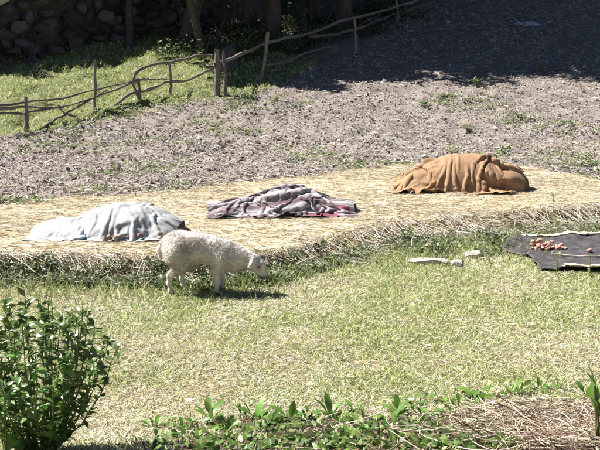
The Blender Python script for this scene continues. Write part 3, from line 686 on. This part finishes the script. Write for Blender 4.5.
RL = {
 1: ([(-9.2, 18.6, 1.0), (-6.67, 20.58, 1.05), (-6.52, 20.8, 1.06), (-6.11, 21.39, 1.1), (-5.54, 22.12, 1.12), (-4.99, 22.78, 1.26), (-4.11, 23.73, 1.48)], .03, .02),
 2: ([(-9.2, 18.6, .92), (-6.67, 20.58, .98), (-6.14, 21.35, .98), (-5.55, 22.12, .94), (-4.86, 22.93, 1.13), (-4.39, 23.44, 1.33), (-3.97, 23.88, 1.49)], .035, .025),
 3: ([(-9.2, 18.6, .82), (-6.68, 20.58, .87), (-6.06, 21.46, .87), (-5.49, 22.19, .94)], .03, .025),
 4: ([(-5.95, 21.62, .44), (-5.44, 22.27, .78), (-4.99, 22.78, 1.06), (-4.66, 23.15, 1.28)], .035, .022),
 5: ([(-5.58, 22.1, .98), (-5.47, 22.23, .77), (-5.26, 22.49, .69), (-5.05, 22.75, .50)], .03, .022),
 6: ([(-3.94, 23.94, .72), (-4.02, 23.84, 1.09), (-4.13, 23.72, 1.42), (-4.08, 23.77, 1.62), (-3.89, 23.95, 1.8), (-3.53, 24.32, 1.9), (-3.08, 24.76, 1.96), (-2.7, 25.1, 2.06), (-2.2, 25.5, 2.1)], .042, .03),
 7: ([(-4.75, 23.07, .76), (-4.48, 23.37, .91), (-4.23, 23.62, 1.14), (-3.91, 23.95, 1.23), (-3.62, 24.25, 1.33), (-3.32, 24.54, 1.43), (-2.94, 24.91, 1.46), (-2.46, 25.35, 1.66), (-2.1, 25.7, 1.8)], .042, .03),
 8: ([(-4.15, 23.7, 1.48), (-3.97, 23.88, 1.52), (-3.39, 24.47, 1.49)], .025, .02)}
for k_, (pts, r0, r1) in RL.items(): stick('rail', pts, r0, r1, fa, 22, 8, 720 + k_)
fb = empty('stick_fence', (0, 27.5, float(H(0, 27.5))), 'pole fence climbing to the right in the deep shade', 'fence')
post((-2.1, 24.4, 2.25), (-2.12, 24.4, 0), .08, fb, 740); post((-1.95, 24.5, 2.2), (-1.9, 24.5, 0), .05, fb, 745)
for i, (tp, ft) in enumerate((((-.86, 26, 2.7), (-1.06, 26)), ((1.66, 29.5, 3.15), (1.71, 29.5)), ((3.27, 33, 3.95), (3.29, 33)))): post(tp, (*ft, 0), .05, fb, 750 + i)
for i, (pts, r0, r1) in enumerate((([(-2.2, 24.3, 1.87), (-1.89, 24.88, 1.97), (-1.51, 25.68, 2.14), (-1.05, 26.56, 2.35), (-.47, 27.61, 2.54), (.3, 28.89, 2.7), (1.25, 30.33, 3.08), (2.17, 31.61, 3.32), (3.28, 33.06, 3.65), (4.47, 34.5, 4.05)], .05, .04),
    ([(-.99, 26.0, 1.82), (-.38, 27.23, 1.89), (.29, 28.46, 2.17), (1.02, 29.69, 2.31), (1.81, 30.92, 2.42), (2.9, 32.5, 2.86)], .035, .03),
    ([(.29, 28.5, 2.6), (1.24, 30.08, 2.72), (2.16, 31.49, 3.0), (3.28, 33.07, 3.42), (4.79, 35.0, 3.9)], .05, .035))): stick('rail', pts, r0, r1, fb, 26, 8, 760 + i)

# ------------------------------------------------------------------ dry stone wall in the shade
wl = empty('stone_wall', (-6, 30.6, float(Hb(-6, 30.2))), 'tall rough dry stone wall in shadow behind the grass', 'wall')
smesh = []
for i in range(12):
    tv, tf = hull_rock(800 + i, 22, .75, .22); tv = np.clip(tv, -.85, .85); m_ = make_mesh('stone', tv, tf, smooth=False); m_.materials.append(M['stone']); smesh.append(m_)
cnt = 0; z = 0.0; row = 0
base = wl.location
while cnt < 298 and row < 10:
    x = -12.2 + rng.uniform(0, .4)
    while x < -2.2 and cnt < 298:
        s_ = rng.uniform(.15, .42); hh_ = rng.uniform(.16, .30)
        yy = float(wy(x)) + .05 + .055 * row + .2 * vn2(x * .4, 0, 6) + rng.normal(0, .05)
        zz = float(Hb(x, wy(x) - .3)) + .12 + row * .33 + rng.normal(0, .07) + .16 * float(vn2(x * .7, row * .3, 4))
        o = link('stone', smesh[int(rng.integers(12))], None, wl); o.location = Vector((x + s_, yy, zz)) - base
        o.scale = (s_, rng.uniform(.16, .26), hh_); o.rotation_euler = (rng.normal(0, .12), rng.normal(0, .12), rng.normal(0, .3)); cnt += 1
        x += s_ * 1.62
    row += 1
# earth core behind the stones
u, v = np.meshgrid(np.linspace(-13.5, -2.0, 70), np.linspace(0, 1, 20))
yy = wy(u) + .2 + .25 * v + .2 * vn2(u * .4, u * 0, 6); zz = Hb(u, wy(u) - .3) - .2 + v * 3.5
obj('earth_core', np.c_[u.ravel(), (yy + .05 * fbm(u * 2, zz * 2, 3, 3)).ravel(), zz.ravel()], grid_faces(70, 20), mat('earth_core', (.09, .075, .065), .95, noise=(8, .7, (.05, .04, .035)), bump=(15, .8, .04)), wl)
print('wall', cnt, round(time.time() - T0, 1))

# ------------------------------------------------------------------ trees behind (crowns above the frame throw the shade)
def tree(x, y, h, crown_r, crown_h, r0, label, seed, lean=(0, 0), n_leaf=5200, trunk_h=.5, zoff=0):
    r = np.random.default_rng(seed); z0 = float(H(x, y)) - .15 + zoff
    t = empty('tree', (x, y, z0), label, 'tree', 'trees shading the back of the field')
    top = np.array([x + lean[0], y + lean[1], z0 + h * .8]); b0 = np.array([x, y, z0])
    pth = smooth_path([b0, lerp(b0, top, .35) + r.normal(0, .12, 3) * [1, 1, 0], lerp(b0, top, .7) + r.normal(0, .2, 3) * [1, 1, 0], top], 14, .02, seed)
    Vt, Ft = tubes(pth[None], (r0 * np.linspace(1.15, .25, 14) * np.r_[1.25, np.ones(13)])[None], 10); obj('trunk', Vt, Ft, M['bark'], t)
    clumps = []; Lp = []; Lr = []
    for i in range(16):
        f = r.uniform(trunk_h, 1); o_ = pth[int(f * 13)]; a = i * 2.4 + r.normal(0, .3); q = r.uniform(.45, 1.0) * crown_r
        e = o_ + np.array([math.cos(a) * q, math.sin(a) * q, r.uniform(.05, .35) * crown_h])
        Lp.append(smooth_path([o_, lerp(o_, e, .5) + [0, 0, .15], e], 6)); Lr.append(np.linspace(r0 * .35, .02, 6)); 
        for s_ in (1, .65): clumps.append((lerp(o_, e, s_), r.uniform(.6, 1.1) * crown_r * .34))
    strands('limb', Lp, Lr, 6, M['bark'], t)
    clumps += [(pth[-1] + r.normal(0, .3, 3) * crown_r * .4, crown_r * .4) for _ in range(5)]
    if not n_leaf: return t
    nc = len(clumps); ix = r.integers(0, nc, n_leaf); cen = np.array([c[0] for c in clumps])[ix]; rad = np.array([c[1] for c in clumps])[ix]
    d = r.normal(size=(n_leaf, 3)); d /= np.linalg.norm(d, axis=1, keepdims=True); P = cen + d * (rad * r.random(n_leaf) ** .45)[:, None] * [1, 1, .75]
    D = r.normal(size=(n_leaf, 3)) + [0, 0, -.5]; L = r.uniform(.2, .46, n_leaf) * (1 if crown_r > 3 else .7)
    Vl, Fl = blades(P, D, L, L * .42, r.normal(0, .05, (n_leaf, 3)))
    obj('crown', Vl, Fl, M['crown'], t, np.repeat(pick([(.05, .09, .03), (.07, .12, .035), (.04, .07, .025)], [3, 3, 2], n_leaf, .2), 5, 0))
    return t
tree(-5.3, 30.3, 5.0, 1.0, 1.4, .13, 'bare grey dead tree standing against the stone wall', 901, (.25, .6), 0, .55)
tree(-3.6, 30.2, 5.6, 2.5, 2.2, .28, 'thick trunked tree at the right end of the stone wall', 902, (1.2, -.5), 9000, .62)
for i, (x, y, h, cr, ld, lb) in enumerate((
    (-13.4, 28.6, 3.4, 2.0, (0, 0), 'small tree far beyond the left end of the wall'),
    (-12.0, 31.8, 3.4, 2.3, (0, 0), 'small tree on the bank beyond the left end of the wall'),
    (-9.7, 32.9, 4.6, 2.3, (.2, .2), 'small tree on the bank above the left part of the wall'),
    (-7.4, 32.6, 3.8, 2.3, (.2, .2), 'small tree on the bank above the middle of the wall'),
    (-2.9, 29.2, 5.0, 2.1, (-.8, -2.0), 'low spreading tree behind the thick fence post'),
    (-.8, 30.6, 8.5, 3.1, (.2, -.2), 'leaning tree in the dark behind the pole fence'),
    (1.4, 32.2, 9.5, 3.2, (.2, -.9), 'tall tree leaning forward behind the middle of the pole fence'),
    (.4, 33.6, 5.5, 2.9, (0, -.6), 'shorter tree among the tall ones behind the pole fence'),
    (2.6, 35.6, 11.5, 4.0, (0, -.6), 'tree at the upper end of the pole fence'),
    (-2.0, 34.4, 10, 3.6, (.4, 0), 'tall tree on the bank well behind the pole fence'),
    (3.4, 39.0, 9, 4.0, (0, 0), 'tree beyond the upper right end of the pole fence'),
    (-1.0, 38.6, 9, 4.0, (0, 0), 'tree deep in the grove, left of the tree beyond the fence'),
    (-4.6, 36.5, 8, 3.6, (0, 0), 'rear tree behind the thick trunked one'),
    (8.6, 42.5, 9, 4.2, (0, 0), 'tree at the top of the shaded field on the right'))):
    tree(x, y, h, cr, cr * 1.1, .24 if h > 5 else .13, lb, 910 + i, ld, 11000 if h > 5 else 6500, .5)
print('trees', round(time.time() - T0, 1))
# brush and fallen branches in the shade at the back
BR = []
for i in range(150):
    x = rng.uniform(-3.2, 4.5); y = 28.3 + max(0, x + 1) * .95 + rng.uniform(0, 3.2); z = float(H(x, y)); a = rng.uniform(0, 6.28); l = rng.uniform(.4, 1.5)
    BR.append(smooth_path([(x, y, z), (x + math.cos(a) * l * .5, y + math.sin(a) * l * .3, z + rng.uniform(.2, .6)), (x + math.cos(a) * l, y + math.sin(a) * l * .6, z + rng.uniform(.1, .9))], 6))
Vt, Ft = tubes(np.array(BR), np.linspace(.016, .005, 6)[None], 5); o = obj('brushwood', Vt, Ft, M['wood']); tag(o, 'tangle of dead branches in the dark behind the pole fence', 'brushwood', kind='stuff')
n = 120; x = rng.uniform(-4, 4.2, n); y = 28.2 + np.maximum(0, x + 1) * 1.0 + rng.uniform(0, 3.5, n); P3 = np.c_[x, y, H(x, y)]
leafy(P3, 90, rng.uniform(.2, .5, n), rng.uniform(.2, .8, n), .1, [(.05, .09, .03), (.08, .12, .04), (.2, .17, .09)], [3, 3, 1], 'undergrowth', 'dark leafy undergrowth beneath the trees behind the pole fence', 'undergrowth', M['leafmat'])
n = 260; x = rng.uniform(-10.5, -1.5, n); row_ = rng.random(n) * 3.2; P3 = np.c_[x, wy(x) - .2 + .06 * row_ / .29 + .2 * vn2(x * .4, x * 0, 6), Hb(x, wy(x) - .3) + row_]
leafy(P3, 40, rng.uniform(.12, .4, n), rng.uniform(.1, .4, n), .09, [(.05, .08, .03), (.22, .17, .11), (.30, .25, .17), (.10, .07, .06)], [3, 2, 1, 2], 'wall_creepers', 'withered creepers and weeds hanging over the stone wall', 'creepers', M['leafmat'], up=-.3, asp=.3)
# lit scrub at top of the wall's left corner: pale boulders
for i, (c, s_, lab) in enumerate((((-8.75, 27.75, 3.6), (.46, .28, .2), 'pale boulder high on the left end of the stone wall'), ((-8.9, 27.55, 3.05), (.3, .25, .12), 'pale flat rock below the boulder at the left of the wall'))): 
    tv, tf = hull_rock(540 + i, 24, 1, .15); o = link('rock', make_mesh('rock', tv * np.array(s_), tf, smooth=False), M['palestone']); o.location = c; tag(o, lab, 'rock')
tv, tf = hull_rock(545, 26, 1, .15); o = link('boulder', make_mesh('boulder', tv * np.array((.38, .3, .45)), tf, smooth=False), M['stone']); o.location = (-1.98, 27.3, float(H(-1.98, 27.3)) + .3); tag(o, 'grey boulder in the shade behind the thick fence post', 'boulder')
# pale rag in the shaded field
def h_flat(x, y): return H(x, y) + .05 * np.exp(-((x - 7.75) ** 2 + (y - 33.0) ** 2) * 8)
P, rest = drape(1.0, .6, 30, 20, h_flat, (7.75, 33.0), (.75, .7), 50, 4, 77, R(15), .14, .1)
tag(cloth_obj('rag', P, rest, M['rag'], None), 'pale rag lying crumpled in the shaded part of the field', 'rag')

# ------------------------------------------------------------------ leaf plants
def leaf_mesh(name, L, W, fold=.25, droop=.25, shape='ovate', mat_=None, seg=5):
    t = np.linspace(0, 1, seg + 1)
    wv = {'ovate': np.sin(np.pi * np.clip(t, 0, 1) ** .85), 'obovate': np.sin(np.pi * t ** 1.35) ** .9 + .04, 'lance': np.sin(np.pi * t ** .9) ** 1.2}[shape] * W * .5
    wv = np.maximum(wv, .0); wv[0] = W * .05; wv[-1] = W * .02
    zc = -droop * L * t ** 2
    V = []
    for i in range(seg + 1):
        V += [(-wv[i], t[i] * L, zc[i] + abs(wv[i]) * fold), (0, t[i] * L, zc[i]), (wv[i], t[i] * L, zc[i] + abs(wv[i]) * fold)]
    F = []
    for i in range(seg):
        a = i * 3; F += [(a, a + 1, a + 4, a + 3), (a + 1, a + 2, a + 5, a + 4)]
    m = make_mesh(name, V, F); m.materials.append(mat_); return m
def put_leaf(mesh, parent, loc, az, pitch, roll, s):
    o = bpy.data.objects.new('leaf', mesh); C.objects.link(o); o.parent = parent
    o.location = Vector(loc) - parent.location; o.rotation_euler = Euler((pitch, roll, az), 'XYZ'); o.scale = (s, s, s); return o
# glossy shrub, bottom left
def shrub(x, y, hgt, spread, n_stem, n_leaf, limit, meshes, label, seed, name='shrub'):
    r = np.random.default_rng(seed); z0 = float(H(x, y)) - .03; t = empty(name, (x, y, z0), label, 'shrub')
    paths = []; rr_ = []
    for i in range(n_stem):
        a = i * 2.4 + r.normal(0, .3); q = spread * math.sqrt((i + .5) / n_stem); hz = hgt * (1.02 - .38 * (q / spread) ** 2) * r.uniform(.86, 1.04)
        e = np.array([x + math.cos(a) * q, y + math.sin(a) * q, z0 + hz]); b = np.array([x + math.cos(a) * .04, y + math.sin(a) * .04, z0])
        m_ = lerp(b, e, .5) + np.array([math.cos(a), math.sin(a), 0]) * q * .15
        paths.append(smooth_path([b, m_, e], 9, .006, seed + i)); rr_.append(np.linspace(.006, .002, 9))
    strands('stem', paths, rr_, 5, M['stem'], t)
    L = []
    for k_ in range(n_leaf):
        pth = paths[k_ % n_stem]; f = 1 - r.random() ** 1.15 * .86; ii = f * 8; i0 = min(int(ii), 7); p = lerp(pth[i0], pth[i0 + 1], ii - i0)
        L.append((p, r.uniform(0, 6.283), r.normal(.45, .45), r.normal(0, .45), r.uniform(.65, 1.2), int(r.integers(len(meshes)))))
    L.sort(key=lambda q: q[0][1])                       # the nearest leaves are the individual ones
    for (p, az, pi_, ro, s, mi) in L[:limit]: put_leaf(meshes[mi], t, p, az, pi_, ro, s)
    Vs, Fs = [], []; off = 0
    for (p, az, pi_, ro, s, mi) in L[limit:]:
        me = meshes[mi]; v = np.array([q.co[:] for q in me.vertices]) @ np.array(Euler((pi_, ro, az), 'XYZ').to_matrix()).T * s + p
        Vs.append(v); Fs.append(np.array([q.vertices[:] for q in me.polygons]) + off); off += len(v)
    if Vs:
        o = obj('foliage', np.concatenate(Vs), np.concatenate(Fs), meshes[0].materials[0], t); o['kind'] = 'stuff'
    return t
bl = [leaf_mesh('leaf', .054, .027, .3, d, 'ovate', M['bush_leaf']) for d in (.1, .25, .4)]
shrub(-1.32, 4.55, .86, .42, 46, 2300, 300, bl, 'glossy dark green shrub with small oval leaves at the left corner', 41)
pl = [leaf_mesh('leaf', .13, .055, .25, d, 'obovate', M['pale_leaf']) for d in (.2, .45)]
def rosette(x, y, n, size, meshes, label, seed, hgt=.02, name='leafy_plant', pit=(.75, .35), group=None):
    r = np.random.default_rng(seed); z0 = float(H(x, y)); t = empty(name, (x, y, z0), label, 'plant', group)
    pa = []
    for i in range(n):
        a = i * 2.4 + r.normal(0, .4); zz = r.uniform(0, 1) * hgt; b = np.array([x, y, z0 - .02]); d = np.array([-math.sin(a), math.cos(a), 0])
        p = b + d * r.uniform(.01, .03) + [0, 0, .02 + zz]; pa.append(np.array([b, lerp(b, p, .5), p]))
        put_leaf(meshes[int(r.integers(len(meshes)))], t, p, a, max(.1, r.normal(*pit)), r.normal(0, .3), size * r.uniform(.6, 1.15))
    strands('stem', pa, [np.full(3, .003)] * len(pa), 4, M['stem'], t); return t
rosette(-1.40, 4.25, 9, .85, pl, 'bright green broad leaved plant at the left edge below the shrub', 51, .35, pit=(.5, .4))
# row of leafy plants along the bottom edge
ll = [leaf_mesh('leaf', .115, .042, .22, d, 'obovate', M['plant_leaf']) for d in (.15, .35, .6)]
row = [(178, 446), (200, 438), (216, 440), (236, 436), (252, 432), (268, 444), (285, 434), (305, 437), (322, 428), (338, 432), (356, 426), (372, 420), (392, 424), (410, 414), (428, 402), (440, 412), (455, 420), (466, 396), (490, 410), (512, 398), (528, 405), (545, 392), (566, 388), (585, 396), (352, 444), (395, 440), (310, 448), (420, 432), (190, 452), (225, 455), (262, 458), (290, 455), (330, 454), (375, 456), (408, 450), (245, 448), (440, 440), (150, 458)]
row_pl = []
for i, (a, b) in enumerate(row):
    d = 5.30 + (450 - b) * .0105 + (.14 if a > 425 else 0); x = (a - 300) / 951 * (d + .25)
    row_pl.append((x + rng.normal(0, .03), d + rng.normal(-.02, .09), int(rng.integers(4, 11)), rng.uniform(.5, 1.1), i))
row_pl.sort()
ORD = 'first second third fourth fifth sixth seventh eighth ninth tenth eleventh twelfth thirteenth fourteenth fifteenth sixteenth seventeenth eighteenth nineteenth twentieth'.split()
ORD += ['twenty-' + q for q in ORD[:9]] + ['thirtieth'] + ['thirty-' + q for q in ORD[:9]]
for k_, (x, d, nl, sz, i) in enumerate(row_pl):
    rosette(x, d, nl, sz, ll, ORD[k_] + ' small green leafy plant from the left in the bottom row', 600 + i, .05, group='leafy plants along the bottom edge', pit=(.7, .45))
# larger plant at the right edge
rl = [leaf_mesh('leaf', .19, .05, .25, d, 'lance', M['plant_leaf'], 6) for d in (.1, .3)]
rosette(1.49, 4.5, 12, 1.0, rl, 'long leaved green plant leaning in at the right edge', 661, .52, pit=(.75, .5))
# white flower at bottom left
for (fx, fy, hz, sd_, lb) in ((-.66, 5.35, .16, 5, 'small white flower on a thin stem left of the bottom plants'), (.66, 5.38, .14, 6, 'small white flower by the dry stalk heap')):
    z0 = float(H(fx, fy)); t = empty('flower', (fx, fy, z0), lb, 'flower')
    Vt, Ft = tubes(np.array([[(fx, fy, z0 - .02), (fx + .01, fy, z0 + hz * .5), (fx, fy, z0 + hz)]]), .002, 5); obj('stem', Vt, Ft, M['stem'], t)
    pm = leaf_mesh('petal', .024, .016, .2, .1, 'obovate', M['flower'], 3)
    for q in range(6):
        o = bpy.data.objects.new('petal', pm); C.objects.link(o); o.parent = t; o.location = (0, 0, hz); o.rotation_euler = (.5, 0, q * 1.047)
n = 320; x = rng.uniform(-1.0, 1.1, n); y = rng.uniform(4.35, 5.5, n); k = rng.random(n) < sstep(-1.0, -.1, x) * sstep(5.5, 5.1, y + .15 * vn2(x * 4, x * 0, 3)); x = x[k]; y = y[k]; n = len(x)
leafy(np.c_[x, y, H(x, y)], 14, rng.uniform(.03, .08, n), rng.uniform(.02, .08, n), .045, [(.10, .18, .035), (.16, .25, .06), (.06, .11, .03), (.25, .26, .1)], [4, 3, 2, 1], 'near_weeds', 'low green weeds filling the near bank between the leafy plants', 'weeds', M['leafmat'], up=.7)
# dry stalk heap, bottom right, and brown litter along the bottom edge
n = 2600; x = rng.uniform(-.1, 2.05, n) ; x = x[rng.random(n) < sstep(.65, 1.3, x) * .95 + .05]; n = len(x); y = rng.uniform(4.3, 5.3, n) + .12 * sstep(.8, 1.8, x)
def h_heap(x, y): return H(x, y) + .085 * sstep(.7, 1.2, x) * np.exp(-((y - 5.1) / .3) ** 2)
lying(np.c_[x, y], rng.uniform(.10, .42, n), rng.uniform(.0009, .0028, n), rng.normal(.25, .95, n), [(.32, .225, .16), (.52, .44, .31), (.72, .65, .51), (.17, .11, .085)], [4, 4, 4, 4], 'dry_stalk_heap', 'heap of tangled dry brown stalks at the bottom right corner', 'stalks', .01, .075, 7, .35, 4, h_heap)
n = 14000; p = np.c_[rng.uniform(-1, 2.0, n), 5.4 - np.abs(rng.normal(0, .6, n))]
p = p[rng.random(n) < sstep(-1.0, -.2, p[:, 0])]; n = len(p)
V, F = blades(np.c_[p, H(p[:, 0], p[:, 1]) + rng.uniform(0, .03, n)], rng.normal(size=(n, 3)) * [1, 1, .35], rng.uniform(.015, .05, n), rng.uniform(.005, .016, n), rng.normal(0, .008, (n, 3)))
tag(obj('leaf_litter', V, F, M['leafmat'], None, np.repeat(pick([(.15, .085, .07), (.22, .14, .10), (.09, .06, .055), (.12, .18, .045), (.4, .33, .2)], [4, 3, 4, 4, 2], n, .25), 5, 0)), 'brown withered leaves along the near bank', 'litter', kind='stuff')

# ------------------------------------------------------------------ single weeds
wl_ = [leaf_mesh('leaf', .07, .022, .2, d, 'lance', M['weed_leaf'], 4) for d in (.15, .4)]
def weed(x, y, hgt, n_stem, n_leaf, spread, size, label, seed, zoff=0):
    r = np.random.default_rng(seed); z0 = float(H(x, y)) + zoff; t = empty('weed', (x, y, z0), label, 'weed')
    pa = []
    for i in range(n_stem):
        a = r.uniform(0, 6.28); q = spread * r.uniform(.3, 1) if n_stem > 1 else spread * .2
        pa.append(smooth_path([(x, y, z0 - .03), (x + math.cos(a) * q * .4, y + math.sin(a) * q * .4, z0 + hgt * .55), (x + math.cos(a) * q, y + math.sin(a) * q, z0 + hgt * r.uniform(.75, 1))], 7))
    strands('stem', pa, [np.linspace(.005, .002, 7)] * len(pa), 4, M['stem'], t)
    for k_ in range(n_leaf):
        pth = pa[k_ % n_stem]; p = pth[int(r.integers(1, 7))]; put_leaf(wl_[k_ % 2], t, p, r.uniform(0, 6.28), r.normal(.5, .3), r.normal(0, .3), size * r.uniform(.6, 1.2))
    return t
weed(3.17, 11.75, .50, 1, 30, .05, 1.0, 'tall thin upright weed on the bank above the black sheet', 71)
weed(2.62, 9.45, .30, 1, 14, .04, .9, 'single upright weed in front of the black sheet', 72)
weed(2.95, 9.42, .26, 1, 12, .04, .8, 'shorter upright weed at the front edge of the black sheet', 73)
for i, (x, y, h, s, lb) in enumerate(((6.85, 27.2, .42, .40, 'bushy green weed at the shadow edge on the right of the field'), (4.7, 25.4, .25, .3, 'green weed at the shadow edge in the middle of the field'), (5.15, 22.3, .2, .28, 'low green weed in the sunlit field below the bushy one'), (3.75, 21.2, .15, .25, 'small green weed near the middle of the sunlit field'), (3.05, 23.6, .14, .25, 'small weed just below the shadow edge left of centre'), (-.6, 24.0, .16, .28, 'green tuft at the shadow edge beside the pole fence'), (-3.9, 18.3, .12, .3, 'green weed in the left of the ploughed field'), (4.4, 12.8, .3, .2, 'leafy weed on the bank at the right edge'), (1.25, 11.0, .2, .2, 'leafy weed on the bank below the burlap mound'))):
    weed(x, y, h, 9, 60, s, 1.5 if y > 20 else 1.0, lb, 80 + i)
print('total', round(time.time() - T0, 1))
